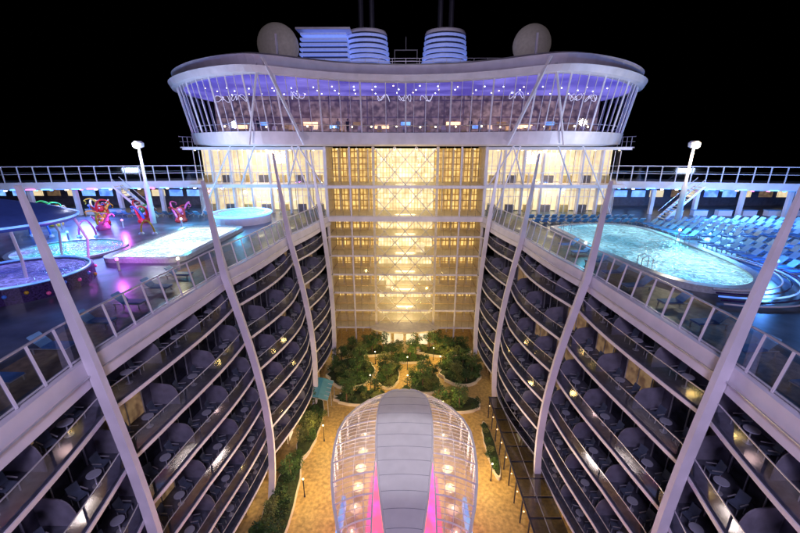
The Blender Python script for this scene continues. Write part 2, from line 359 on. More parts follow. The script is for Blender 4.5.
MB().lathe((0,54.6,ZF+3.4),[(3.6,0),(3.7,.25),(3.2,.4)],24,1.5,.5).build('entrance_canopy','cream',A)
for x in (-3,-1,1,3): MB().box((x,55.5,ZF+1.4),(1.5,.1,2.5)).build('entrance_door','shop',A)
for s in (-1,1):
    D=thing('deck_house',f'two storey lit deck house under the {SIDE[s]} half of the lounge','building',(s*22,60,0))
    for z0,z1 in ((0,4.5),(4.5,9.85)):
        MB().box((s*22,60.1,z1-.25),(20.6,6.6,.5 if z1<9 else .4)).build('roof_slab','white',D)
        n=7
        for i in range(n):
            a=11.9+20*i/n; b=11.9+20*(i+1)/n
            w=MB().box((s*(a+b)/2,61.2,(z0+z1)/2-.2),(b-a-.1,.1,z1-z0-.6)).build('glowing_back_wall','shop',D)
            wf=MB().quad((s*(a+.2),58.5,z0+.1),(s*(b-.2),58.5,z0+.1),(s*(b-.2),58.5,z1-.6),(s*(a+.2),58.5,z1-.6)).build('window','aglass',D)
            m=MB()
            for q in (0,.33,.66,1): m.bar((s*(a+.2+(b-a-.4)*q),58.45,z0+.05),(s*(a+.2+(b-a-.4)*q),58.45,z1-.55),.07)
            m.bar((s*(a+.1),58.45,z0+2.6),(s*(b-.1),58.45,z0+2.6),.06); m.build('window_frame','white',wf)
            MB().box((s*a,58.2,(z0+z1)/2-.25),(.26,.5,z1-z0-.5)).build('pier','white',D)
            ft=MB().box((s*((a+b)/2+.3),60.3,z0+.55),(1.3,.6,1.1)).build('counter_unit','grey' if i%2 else 'gold',D)
        for i in range(6): MB().lathe((s*(13.5+3.5*i),57.7,z1-.56),[(.13,0),(.13,.05)],8).build('downlight','lampw',D)
        lamp('AREA',(s*22,59.6,z1-.7),(1,.85,.6),420,4,(s*22,59,z0),spec=.2)
    for i in range(10):
        x=12+2*i
        MB().quad((s*(x+.05),57.0,4.75),(s*(x+1.95),57.0,4.75),(s*(x+1.95),57.0,6.05),(s*(x+.05),57.0,6.05)).build('glass_panel','aglass',D); MB().bar((s*x,57.0,4.5),(s*x,57.0,6.2),.08).build('post','white',D)
    MB().box((s*22,57.0,6.2),(20.4,.1,.1)).build('handrail','rail',D)
# ------------------------------------------------------------ lounge
T=catmull([(0,55,0),(6,54.2,0),(11,52.0,0),(15.5,49.0,0),(19,48.2,0),(24,50.4,0),(29,54.5,0),(33.4,60,0),(36.3,67,0),(37,76,0)],4)
Bt=catmull([(0,55.8,0),(6,55.0,0),(11,52.9,0),(15.3,50.3,0),(18.8,49.6,0),(23.6,51.7,0),(28.5,55.8,0),(32.8,61.2,0),(35.5,68,0),(36.2,76,0)],4)
TT=[(-a[0],a[1]) for a in T[::-1]]+[(a[0],a[1]) for a in T[1:]]
BB=[(-a[0],a[1]) for a in Bt[::-1]]+[(a[0],a[1]) for a in Bt[1:]]
ZL=11.7
L=thing('observation_lounge','wide curved lounge with slanted windows and violet ceiling bridging the canyon','building',(0,60,9.3))
def ring_band(P,prof,name,mt):
    m=MB(); m.loft([[(x*(1+o),y-60*o,z) for x,y in P] for z,o in prof])
    return m.build(name,mt,L)
ring_band(BB,[(9.9,-.02),(10.15,0),(ZL,.004)],'floor_fascia','white')
ring_band(TT,[(17.9,-.004),(18.0,.012),(18.7,.018),(18.8,.004)],'roof_edge','white')
ring_band(TT,[(18.8,.002),(19.9,.008),(20.2,-.006)],'roof_fascia','white')
MB().loft([[(x*.98,y+.5,17.85) for x,y in TT],[(x*.98,y+.5,17.95) for x,y in TT]]).build('violet_ceiling','purp',L)
MB().loft([[(x*.985,y+.2,ZL+.01) for x,y in BB],[(x*.985,y+.2,ZL+.08) for x,y in BB]]).build('lounge_floor','dark',L)
MB().box((0,68,14.8),(64,.3,6)).build('bar_wall','barw',L)
for i in range(15):
    MB().box((-28+4*i,67.7,13.0+.5*(i%2)),(1.6 if i%3 else 2.4,.08,.55)).build('bar_shelf_light',['glint','bluein','doorw'][i%3],L)
N=len(TT)
for i in range(0,N-1,2):
    a,b,c,d=BB[i],BB[i+2],TT[i+2],TT[i]
    MB().quad((a[0],a[1]+.1,ZL+.02),(b[0],b[1]+.1,ZL+.02),(c[0],c[1]+.1,17.95),(d[0],d[1]+.1,17.95)).build('window_pane','lglass',L)
for i in range(0,N):
    a,d=BB[i],TT[i]
    MB().bar((a[0],a[1],ZL),(d[0],d[1],18.0),.20 if i%4==0 else (.11 if i%2==0 else .05),.14).build('mullion','white',L)
m=MB(); m.tube([(x,y-.02,ZL+.9) for x,y in BB],.05,5); m.build('sill_rail','rail',L)
for s in (-1,1):
    MB().bar((s*16.3,47.7,19.6),(s*13.0,50.9,10.1),.34,.3).build('corner_brace','white',L)
    MB().bar((s*16.9,47.7,18.9),(s*19.5,49.2,10.1),.2,.2).build('corner_brace','white',L)
    for (xa,ya,za,xb,yb,zb) in ((14,51.6,9.95,11.9,55,4.6),(14,51.6,9.95,17,55.6,4.6),(20,52.2,9.95,24,56,4.6),(15,52,9.95,12.3,53,0.2),(24,54,9.95,30,55,.2)):
        MB().bar((s*xa,ya,za),(s*xb,yb,zb),.16).build('support_strut','white',L)
for i,(cx,cy) in enumerate([(-27,60),(-24,58.5),(-3.2,59),(0,59),(3.2,59),(24,58.5),(27,60),(-15,56),(15,56)]):
    pts=[(cx+.7*math.sin(t*.9+i)+.1*t-.5,cy+.9*math.cos(t*1.7+i*.7),16.5+.4*math.sin(t*2.3+i)) for t in [j*.35 for j in range(26)]]
    MB().tube(pts,.035,5).build('neon_swirl','neon',L)
for r in range(3):
    for i in range(20):
        x=-28.5+3*i+random.uniform(-.5,.5); MB().lathe((x,57.5+r*3.4+abs(x)*.06+random.uniform(-.6,.6),17.76),[(.07,0),(.09,.08)],6).build('ceiling_spot','lampc' if (i+r)%3 else 'lampw',L)
for i in range(18):
    x=-28+3.3*i+random.uniform(-.7,.7); yy=60.5+((i*7)%4)*.9; tbl=MB().lathe((x,yy,ZL+.1),[(.3,0),(.05,.1),(.05,.7),(.5,.75),(.5,.8)],10).build('lounge_table','cream',L); MB().ball((x,yy,ZL+1.05),.14,6).build('table_lamp','lampw',tbl)
    MB().loft([[(x+.9,yy-.3,ZL+.1),(x+1.6,yy-.3,ZL+.1),(x+1.6,yy+.4,ZL+.1),(x+.9,yy+.4,ZL+.1)],[(x+.9,yy-.35,ZL+.6),(x+1.6,yy-.35,ZL+.6),(x+1.6,yy+.4,ZL+.6),(x+.9,yy+.4,ZL+.6)],[(x+.95,yy+.2,ZL+1.2),(x+1.55,yy+.2,ZL+1.2),(x+1.55,yy+.45,ZL+1.2),(x+.95,yy+.45,ZL+1.2)]]).build('lounge_armchair','gold' if i%2 else 'cream',L)
for s in (-1,1):
    m=MB()
    for q in range(4): m.bar((s*37.2,66+q*1.4,9.8),(s*37.2,66+q*1.4,11.4),.08)
    m.bar((s*37.2,65,11.4),(s*37.2,70.5,11.4),.08); m.bar((s*37.2,65,10.6),(s*37.2,70.5,10.6),.06); m.box((s*36.4,67.8,9.7),(1.8,5.5,.2)); m.build('side_gantry','white',L)
    lamp('AREA',(s*14,61,15.4),(1,.68,.4),300,4,(s*14,62,11),spec=0)
MB().box((0,72,20.9),(48,16,1.1)).build('roof_deck_house','white',L)
rl=MB()
for q in range(27): rl.bar((-26+2*q,62.2,20.6),(-26+2*q,62.2,22.2),.06)
for h in (21.4,21.8,22.2): rl.bar((-26,62.2,h),(26,62.2,h),.05)
rl.build('roof_rail','rail',L)
def skinmesh(nm,vs,es,rad,mt):
    me=bpy.data.meshes.new(nm); me.from_pydata(vs,es,[]); o=bpy.data.objects.new(nm,me); C.objects.link(o)
    md=o.modifiers.new('s','SKIN')
    for i,r in enumerate(rad): me.skin_vertices[0].data[i].radius=(r,r)
    me.skin_vertices[0].data[0].use_root=True
    sb=o.modifiers.new('b','SUBSURF'); sb.levels=1
    dg=bpy.context.evaluated_depsgraph_get(); nm2=bpy.data.meshes.new_from_object(o.evaluated_get(dg)); bpy.data.objects.remove(o)
    nm2.materials.clear(); nm2.materials.append(M[mt])
    for p in nm2.polygons: p.use_smooth=True
    return nm2
vs=[(0,0,.95),(0,0,1.2),(0,0,1.42),(0,0,1.52),(0,-.01,1.64),(0,0,1.74),(-.19,0,1.4),(-.25,-.02,1.12),(-.22,-.16,.9),(.19,0,1.4),(.25,-.02,1.12),(.24,-.1,.86),(-.1,0,.9),(-.11,-.02,.5),(-.12,.02,.08),(-.12,-.14,.04),(.1,0,.9),(.12,-.05,.5),(.13,.0,.08),(.13,-.16,.04)]
es=[(0,1),(1,2),(2,3),(3,4),(4,5),(2,6),(6,7),(7,8),(2,9),(9,10),(10,11),(0,12),(12,13),(13,14),(14,15),(0,16),(16,17),(17,18),(18,19)]
rad=[.15,.14,.13,.06,.1,.07,.07,.05,.035,.07,.05,.035,.1,.07,.05,.04,.1,.07,.05,.04]
bodyme=skinmesh('body',vs,es,rad,'skin')
cme=[skinmesh('clothing',vs[:3]+[vs[6],vs[7],vs[9],vs[10],vs[12],vs[13],vs[14],vs[16],vs[17],vs[18]],[(0,1),(1,2),(2,3),(3,4),(2,5),(5,6),(0,7),(7,8),(8,9),(0,10),(10,11),(11,12)],[.17,.16,.15,.09,.07,.09,.07,.12,.09,.07,.12,.09,.07],c) for c in ('cloth1','cloth2')]
for i,(x,y,rz) in enumerate([(-20,54.5,.2),(-9.5,56.5,.5),(-8.2,56.8,-.4),(2.8,57.5,0),(9,56.2,.3),(10.4,56.8,-.8),(21,54.6,-.3)]):
    t=thing('person',f'person standing behind the lounge windows in {"dark" if i%2==0 else "pale"} clothes, {ORD[i]} from the left','person',(x,y,ZL+.09))
    for nm,me in (('body',bodyme),('clothing',cme[i%2])):
        o=bpy.data.objects.new(nm,me); C.objects.link(o); o.parent=t
    MB().lathe((x,y+.02,ZL+.09+1.66),[(.11,0),(.12,.06),(.09,.13),(.02,.17)],10).build('hair','hair',t,True); t.rotation_euler=(0,0,rz)
for s in (-1,1):
    cx=-21 if s<0 else 20.5; rr=3.3 if s<0 else 3.0
    r=thing('radome',f'large round {"left" if s<0 else "right"} radome dome on the lounge roof','radar dome',(cx,70,20.5))
    MB().ball((cx,70,25.6),rr,18).build('dome','radome',r,True); MB().lathe((cx,70,20.5),[(1.3,0),(1.1,2.8)],14).build('pedestal','white',r)
    F=thing('funnel',f'{SIDE[s]} funnel top with blue lit louvre rings above the roof','funnel',(s*7,80,20))
    MB().lathe((s*7.3,80,20),[(3.2,0),(3.2,9.2),(2.6,9.8)],24,1.15,1).build('casing','dark',F,True)
    for q in range(6): MB().lathe((s*7.3,80,24.4+q*.85),[(3.5-.1*q,0),(3.8-.1*q,.1),(3.8-.1*q,.5),(3.5-.1*q,.6)],28,1.15,1).build('louvre_ring','blouv',F,True)
    MB().lathe((s*7.3,80,29.5),[(3.3,0),(3.1,.5),(1.5,.8)],28,1.15,1).build('cap','white',F,True)
    for q in (-1,1): MB().lathe((s*7.3+q*1,80,30),[(.5,0),(.5,6)],10).build('exhaust_pipe','dark',F)
V=thing('ventilation_house','long blue lit louvred vent house beside the left funnel','vent house',(-12,78,20.5))
for q in range(6): MB().box((-14.5,78,24.6+q*.8),(9-.2*q,6,.35)).build('louvre','blouv',V)
MB().box((-14.5,78.4,24),(8,5,7)).build('housing','dark',V); MB().box((-14.5,78,29.4),(9.5,6.5,.3)).build('roof','white',V)
Ma=thing('mast_frame','dark antenna frame standing between the two funnels','mast',(0,76,20.5))
m=MB()
for x in (-2,2): m.bar((x,76,21),(x,76,26.3),.14)
m.bar((-2,76,26.2),(2,76,26.2),.14); m.bar((-2,76,24.5),(2,76,24.5),.1); m.build('portal','dark',Ma); MB().bar((0,76,26.2),(0,76,28.3),.08).build('aerial','dark',Ma)
for s in (-1,1): tag(MB().bar((s*15.2,50,20.1),(s*15.2,50,22.4),.22).build('camera_post','white'),f'short white post at the {SIDE[s]} front corner of the lounge roof','post')
# ------------------------------------------------------------ side walkways
WZ=4.9
for s in (-1,1):
    K=thing('deck_walkway',f'raised {SIDE[s]} walkway with tall glass windscreen crossing behind the pools','walkway',(s*50,54,4))
    P0=Vector((s*31.5,58,0)); P1=Vector((s*78,50,0)); d=(P1-P0); n=24
    f=lambda t,b=0,z=0: (P0.x+d.x*t, P0.y+d.y*t+b, WZ+z)
    MB().loft([[f(t,0,.05),f(t,0,-1.0),f(t,5,-1.0),f(t,5,.05)] for t in (0,1)]).build('walkway_slab','white',K)
    for i in range(n):
        MB().quad(f(i/n,.1,.1),f((i+1)/n,.1,.1),f((i+1)/n,.1,2.0),f(i/n,.1,2.0)).build('glass_panel','glass',K)
        MB().bar(f(i/n,.1,0),f(i/n,.1,2.3),.12).build('post','white',K)
        if i%3==0: MB().box((f(i/n,1)[0],f(i/n,1)[1],1.95),(.5,.5,3.9)).build('pillar','white',K)
        MB().bar(f((i+.15)/n,-.06,-.95),f((i+.75)/n,-.06,-.95),.1).build('added_light_strip',['lampb','bluein','lampb','lampp'][i%4] if s<0 else ['lampb','bluein'][i%2],K)  # glowing strip added to brighten the slab front
    MB().bar(f(0,.1,2.25),f(1,.1,2.25),.12).build('handrail','white',K); MB().bar(f(0,.1,1.2),f(1,.1,1.2),.07).build('mid_rail','white',K)
    MB().bar(f(0,5,1.2),f(1,5,1.2),.1).build('rear_handrail','rail',K)
    for i in range(24):
        t=(i+.5)/24; mm=random.choice(['lampb','lampw','lampb','lampp','lampc'])
        MB().lathe(f(t,.9,-1.2),[(.18,0),(.22,.17)],8).build('soffit_lamp',mm,K)
    lamp('AREA',(s*45,53,3.7),(.15,.45,1) if s>0 else (.25,.35,1),1800,5,(s*44,48,0),spec=.4)
    lamp('AREA',(s*44,44,7),(.6,.75,1),700,3,(s*48,55,5),spec=0)  # added lamp without fixture, brightens the walkway slab
    Bk=thing('bulwark_house',f'low deck house behind the {SIDE[s]} walkway with lit windows','deck house',(s*52,68,0))
    MB().box((s*56,68,1.8),(48,3,3.6)).build('wall','wall',Bk)
    for i in range(14): MB().box((s*(34+3.1*i),66.45,2.1),(2.3 if i%4 else 1.2,.06,1.1)).build('window',['shop','bluein','doorw','bluein','shop'][(i*3)%5],Bk)
    for i in range(9):
        bx=s*(40+3.6*i)
        bo=thing('storage_bench',f'small pale storage bench below the {SIDE[s]} walkway, {ORD[i]} from the lounge','bench',(bx,56.5,0),f'storage benches below the {SIDE[s]} walkway')
        MB().box((bx,56.5,.45),(2.0,.8,.8)).build('box','white',bo); MB().box((bx,56.5,.9),(2.1,.9,.08)).build('lid','bluel',bo)
    St=thing('staircase',f'open white staircase rising to the {SIDE[s]} walkway','stairs',(s*38,54,0))
    for q in range(14): MB().box((s*(36+.32*q),53.2,.3+.33*q),(.34,1.6,.08)).build('tread','cream',St)
    for yy in (52.4,54.0):
        MB().bar((s*35.9,yy,.1),(s*40.4,yy,4.7),.12,.3).build('stringer','white',St); MB().bar((s*35.9,yy,1.2),(s*40.4,yy,5.8),.07).build('handrail','rail',St)
    fx,fy=(-34,50) if s<0 else (36,50)
    Fp=thing('floodlight_pole',f'tall white pole with lit floodlight head above the {SIDE[s]} pool deck','lamp post',(fx,fy,0))
    MB().lathe((fx,fy,0),[(.36,0),(.32,5),(.2,5.2),(.14,9.6)],12).build('pole','white',Fp,True)
    hd=MB().lathe((fx,fy,9.7),[(.3,0),(.62,.15),(.66,.6),(.4,.85)],12).build('lamp_head','white',Fp); MB().ball((fx,fy-.35,10.05),.42,10).build('lens','lampc' if s<0 else 'flood',hd)
    lamp('POINT',(fx,fy-1.2,9.8),(.75,.8,1) if s<0 else (1,.82,.55),1300 if s<0 else 1900,.5,spec=.2)
# ------------------------------------------------------------ left deck
def rrect(x0,x1,y0,y1,r,n=6):
    P=[]
    for cx,cy,a0 in ((x1-r,y1-r,0),(x0+r,y1-r,90),(x0+r,y0+r,180),(x1-r,y0+r,270)):
        for k in range(n+1):
            a=R(a0+90*k/n); P.append((cx+r*math.cos(a),cy+r*math.sin(a)))
    return P
def pool(name,label,P,zt,wm,rimmat,rimw=.6,cat='pool'):
    cx=sum(p[0] for p in P)/len(P); cy=sum(p[1] for p in P)/len(P)
    t=thing(name,label,cat,(cx,cy,0)); n=len(P)
    out=[]
    for i,p in enumerate(P):
        a=Vector(P[i-1]); b=Vector(P[(i+1)%n]); d=(b-a).normalized(); out.append((p[0]+d.y*rimw,p[1]-d.x*rimw))
    sg=1 if (out[0][0]-cx)**2+(out[0][1]-cy)**2>(P[0][0]-cx)**2+(P[0][1]-cy)**2 else -1
    if sg<0: out=[(2*p[0]-q[0],2*p[1]-q[1]) for p,q in zip(P,out)]
    m=MB(); rings=[[(q[0],q[1],0) for q in out],[(q[0],q[1],zt) for q in out],[(q[0],q[1],zt) for q in P],[(q[0],q[1],zt-.3) for q in P]]
    m.loft(rings,caps=False); m.build('rim',rimmat,t)
    MB().quad(*[(p[0],p[1],zt-.12) for p in P]).build('water',wm,t)
    return t
pool('lap_pool','bright pale rectangular pool on the left deck',rrect(-27,-20.6,32.5,46,.8),.4,'poolw','tile')
cir=lambda cx,cy,r,n=32,sy=1:[(cx+r*math.cos(2*PI*i/n),cy+sy*r*math.sin(2*PI*i/n)) for i in range(n)]
rt=pool('splash_tub','round raised tub with violet water at the near left',cir(-28.5,26,3.9),1.1,'poolp','darktile',.5)
MB().tube([(-28.5+4.2*math.cos(a/20*PI),26+4.2*math.sin(a/20*PI),1.16) for a in range(41)],.06,6).build('light_ring','bluein',rt)
for i in range(26):
    a=2*PI*i/26; MB().ball((-28.5+4.42*math.cos(a),26+4.42*math.sin(a),.55+.25*math.sin(i*2.3)),.13,6).build('mosaic_dot',['pnk','blp','yel'][i%3],rt)
pool('wading_pool','shallow cyan and pink wading pool between the round tub and the bright pool',cir(-33.5,36,4.6,32,.9),.2,'poolc','tile',.4)
w2=pool('hot_tub','round blue lit hot tub near the deck house on the left',cir(-22.5,51.5,3.0),1.3,'poolt','white',.8)
MB().tube([(-22.5+3.85*math.cos(a/20*PI),51.5+3.85*math.sin(a/20*PI),1.2) for a in range(41)],.14,6).build('light_ring','lampb',w2)
lamp('POINT',(-22.5,50,3.2),(.1,.6,1),500,.4,spec=.3)
CN=thing('round_canopy','large round dark blue canopy on curved white arms over the round tub','canopy',(-32,28,0))
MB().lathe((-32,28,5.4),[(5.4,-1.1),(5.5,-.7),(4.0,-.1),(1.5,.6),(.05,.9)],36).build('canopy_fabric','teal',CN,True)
MB().tube([(-32+5.55*math.cos(a/20*PI),28+5.55*math.sin(a/20*PI),4.6) for a in range(41)],.08,6).build('canopy_ring','bluein',CN)
for k in range(6):
    a=R(30+60*k); MB().tube([(-32+5.4*math.cos(a),28+5.4*math.sin(a),0),(-32+5.8*math.cos(a),28+5.8*math.sin(a),2.4),(-32+5.2*math.cos(a),28+5.2*math.sin(a),4.6)],.1,8).build('arm','white',CN)
def curl(x,y,h,r,mats,label,turn=1,name='play_sculpture'):
    t=thing(name,label,'play sculpture',(x,y,0),'colourful play sculptures on the left deck')
    MB().lathe((x,y,0),[(.7,0),(.8,.25),(.55,.7),(.3,1.0)],16).build('base',mats[0],t,True)
    for k in range(5):
        a=2*PI*k/5+.4; pts=[];rr=[]
        for q in range(18):
            u=q/17; rad=.4+1.2*u*(1 if k%2 else .7); pts.append((x+rad*math.cos(a+u*1.8*turn),y+rad*math.sin(a+u*1.8*turn),.5+(h*(.75+.25*(k%2)))*math.sin(u*PI*.62))); rr.append(r*(1-.7*u))
        pts+= [(pts[-1][0]+.25*math.sin(v),pts[-1][1],pts[-1][2]-.3*v/2) for v in (1,2,3)]; rr+=[r*.28,r*.25,r*.2]
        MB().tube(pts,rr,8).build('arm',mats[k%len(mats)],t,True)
    MB().ball((x,y,h*.72),h*.17,10).build('head',mats[-1],t,True)
    for e in (-1,1): MB().ball((x+e*.2,y-h*.15,h*.78),.1,6).build('eye','white',t,True)
curl(-40,49,2.9,.22,['red','yel','red'],'red and yellow curling spray sculpture, second from the left')
curl(-35.6,50.5,2.4,.2,['red','blp','grn'],'red and blue curling spray sculpture beside the floodlight pole',-1)
curl(-45.5,48,2.7,.22,['yel','grn'],'yellow and green curling spray sculpture at the far left')
curl(-30.8,51,2.2,.18,['red','pnk'],'red and pink curling spray sculpture nearest the hot tub',-1)
curl(-42.6,52,2.3,.18,['blp','yel'],'blue and yellow curling spray sculpture behind the red and yellow one',-1)
curl(-37.8,46,1.8,.16,['pnk','yel'],'small pink and yellow curling spray sculpture in front of the others')
def arch(x,y,h,w,mt,label):
    t=thing('spray_arch',label,'spray arch',(x,y,0),'spray arches on the left deck')
    MB().tube([(x+w*math.cos(PI*q/14),y,h*math.sin(PI*q/14)) for q in range(15)],.1,8).build('hoop',mt,t,True)
    for q in (-1,1): MB().lathe((x+q*w,y,0),[(.3,0),(.25,.15),(.12,.25)],12).build('foot','white',t)
arch(-36.5,42,1.9,1.0,'pnk','pink spray hoop standing by the wading pool'); arch(-42,42,2.3,1.2,'blp','blue spray hoop at the left edge of the play area'); arch(-30.5,43.5,1.6,.8,'yel','yellow spray hoop nearest the bright pool')
# ------------------------------------------------------------ right deck pool
PR=catmull([(18.6,46,0),(18.9,38,0),(19.6,31,0),(20.8,26.8,0),(23.6,25.6,0),(26.4,27.4,0),(28,32,0),(28.6,39,0),(28.4,46,0),(24,48,0),(18.6,46,0)],5)[:-1]
PR=[(p[0],p[1]) for p in PR]
mp=pool('main_pool','large curved pool with rippling lit water on the right deck',PR,.5,'poolr','tile',.7)
for q in range(5):
    pp=[(23.6+ (5.9+.5*q)*math.cos(R(a)),31+(6.4+.5*q)*math.sin(R(a)),.45-.08*q) for a in range(-110,40,8)]
    MB().tube(pp,.06,6).build('curved_step_edge',['white','darktile','bluein','darktile','white'][q],mp)
for (x,y) in ((19,44),(19.8,30),(28.4,38)):
    l=thing('pool_ladder',{44:'steel pool ladder at the far left corner of the large pool',30:'steel pool ladder on the near left side of the large pool',38:'steel pool ladder on the right side of the large pool'}[y],'ladder',(x,y,.4),'pool ladders')
    for q in (-.3,.3): MB().tube([(x-.5,y+q,.4),(x-.5,y+q,1.3),(x,y+q,1.5),(x+.4,y+q,1.2),(x+.4,y+q,.2)],.04,6).build('side_rail','rail',l)
lo=thing('sun_lounger','x','sun lounger')
m=MB(); m.loft([[(-.33,-1,.34),(.33,-1,.34),(.33,-1,.42),(-.33,-1,.42)],[(-.33,.25,.34),(.33,.25,.34),(.33,.25,.42),(-.33,.25,.42)]]); m.build('mattress','blue',lo)
m=MB(); m.loft([[(-.33,.26,.36),(.33,.26,.36),(.33,.26,.43),(-.33,.26,.43)],[(-.33,.85,.9),(.33,.85,.9),(.33,.8,.97),(-.33,.8,.97)]]); m.build('backrest','bluel',lo)
m=MB()
for a in (-1,1):
    m.bar((a*.35,-1,.32),(a*.35,.85,.32),.05)
    for b in (-.85,.7): m.bar((a*.35,b,0),(a*.35,b,.32),.05)
m.bar((-.35,-.98,.32),(.35,-.98,.32),.05)
m.build('frame','rail',lo)
PL=Placer(lo)
for r in range(10):
    x=31.8+r*2.35+(.8 if r>4 else 0)
    for i in range(19):
        y=28+i*1.2+(1.8 if i>9 else 0)
        if r<2 and i>16: continue
        PL((x+random.uniform(-.08,.08),y,0),-PI/2+random.uniform(-.08,.08),f'blue sun lounger, {ORD[r]} row from the large pool, {ORD[i]} from the near end','sun loungers on the right deck')
for r in range(2):
    for i in range(14):
        PL((17.5+i*1.05,50.2+r*2.6,0),PI+random.uniform(-.06,.06),f'blue sun lounger behind the large pool, {"front" if r==0 else "rear"} row, {ORD[i]} from the canyon edge','sun loungers behind the large pool')
for i in range(9):
    y=14+i*3.0
    PL((17.6 if y<24 else 16.9,y,0),-PI/2+.1,f'blue sun lounger along the right glass windscreen, {ORD[i]} from the near end','sun loungers along the right windscreen')
for i in range(6):
    y=14+i*2.8
    PL((-17.9,y,0),PI/2,f'blue sun lounger along the left glass windscreen, {ORD[i]} from the near end','sun loungers along the left windscreen')
for i in range(12):
    PL((-27.5-1.5*i,55,0),PI,f'blue sun lounger in the row beneath the left walkway, {ORD[i]} from the deck house','sun loungers beneath the left walkway')
def bollard(x,y,mt,col,label,e=60):
    t=thing('light_bollard',label,'bollard light',(x,y,0),'deck light bollards')
    MB().lathe((x,y,0),[(.1,0),(.1,.9)],10).build('post','white',t); MB().lathe((x,y,.9),[(.11,0),(.13,.08),(.08,.2)],10).build('lamp','lamp'+mt,t)
    lamp('POINT',(x,y,2.0),col,e,.2,spec=.6)
bc={'b':(.08,.3,1),'p':(.75,.12,1),'c':(.15,.75,1),'w':(1,.75,.4)}
for i,(x,y,k,e) in enumerate([(-19,30,'w',200),(-24,29.8,'p',350),(-37,40,'b',1200),(-43,46,'b',1300),(-29,48,'c',1100),(-36,47,'p',550)]):
    bollard(x,y,k,bc[k],f'small {dict(b="blue",p="violet",c="cyan",w="warm")[k]} light bollard, {ORD[i]} of six on the left deck',e)
for i,(x,y,k,e) in enumerate([(30.5,30,'b',900),(30.8,42,'c',900),(40.5,34,'b',1700),(40.5,50,'b',1700),(52,44,'b',1900),(17.6,36,'c',250),(31,24,'w',120)]):
    bollard(x,y,k,bc[k],f'small {dict(b="blue",p="violet",c="cyan",w="warm")[k]} light bollard, {ORD[i]} of seven around the large pool',e)
bar=thing('bar_counter','curved wooden bar counter at the near right edge of the pool deck','bar',(31,21,0))
MB().lathe((31,21,0),[(3,0),(3,1.05)],28).build('counter','wood',bar); MB().lathe((31,21,1.06),[(3.25,0),(3.25,.08)],28).build('counter_top','white',bar)
# ------------------------------------------------------------ park
def leafcloud(m,c,r,n,sz,rng):
    for _ in range(n):
        while True:
            p=Vector((rng.uniform(-1,1),rng.uniform(-1,1),rng.uniform(-1,1)))
            if .25<p.length<1: break
        q=Vector(c)+Vector((p.x*r[0],p.y*r[1],p.z*r[2])); a=Vector((rng.gauss(0,1),rng.gauss(0,1),rng.gauss(0,.6))).normalized(); b=a.cross(Vector((rng.gauss(0,1),rng.gauss(0,1),rng.gauss(0,1)))).normalized()
        a*=sz*rng.uniform(.6,1.3); b*=sz*.5*rng.uniform(.6,1.3)
        m.quad(q-a,q+b,q+a,q-b)
trees=[]
for v in range(3):
    rng=random.Random(20+v); t=thing('park_tree','x','tree'); h=[3.4,4.4,2.5][v]
    tr=MB(); tr.tube([(0,0,0),(.1,.05,h*.35),(.0,.1,h*.65)],[.15,.11,.07],8)
    cr=MB()
    for k in range(11):
        a=rng.uniform(0,2*PI); rr=rng.uniform(.3,1.4); c=(rr*math.cos(a),rr*math.sin(a),h*rng.uniform(.5,1.0))
        tr.tube([(0,.08,h*.5),(c[0]*.5,c[1]*.5,(h*.55+c[2])/2),c],[.06,.04,.02],5)
        leafcloud(cr,c,(.65,.65,.4),75,.14,rng)
    tr.build('trunk','bark',t); cr.build('crown',['leafa','leafb','leafc'][v],t); trees.append(Placer(t))
shr=[]
for v in range(3):
    rng=random.Random(40+v); t=thing('shrub','x','shrub'); m=MB(); leafcloud(m,(0,0,.4),(.9,.9,.5),200,.13,rng); leafcloud(m,(.4,.2,.7),(.4,.4,.4),60,.14,rng); m.build('foliage',['leafb','leafa','leafc'][v],t)
    m=MB()
    for k in range(4): m.tube([(0,0,0),(.3*math.cos(k*1.6),.3*math.sin(k*1.6),.6)],.025,4)
    m.build('stem','bark',t); shr.append(Placer(t))
beds=[(-7.6,47.0,3.4,3.8,'far left'),(8.0,47.6,3.0,3.6,'far right'),(-2.3,46.2,1.6,2.9,'centre left'),(2.9,44.8,2.0,2.6,'centre right'),(-5.6,41.2,3.4,1.4,'left behind the canopy'),(-10.8,36,1.1,5.0,'left wall, far'),(-11.2,24,1.3,8,'left wall, near'),(-6.0,53.0,4.2,1.5,'atrium foot, left'),(6.6,40.2,3.0,1.6,'right behind the canopy'),(-7.0,20,.4,3,'left of the canopy'),(6.7,20,.4,3,'right of the canopy'),(.6,40.0,2.8,1.2,'just behind the canopy'),(6.4,53.0,4.2,1.5,'atrium foot, right'),(0.4,50.8,3.0,1.2,'before the atrium doors'),(9.3,33,.55,4,'beside the dark arcade')]
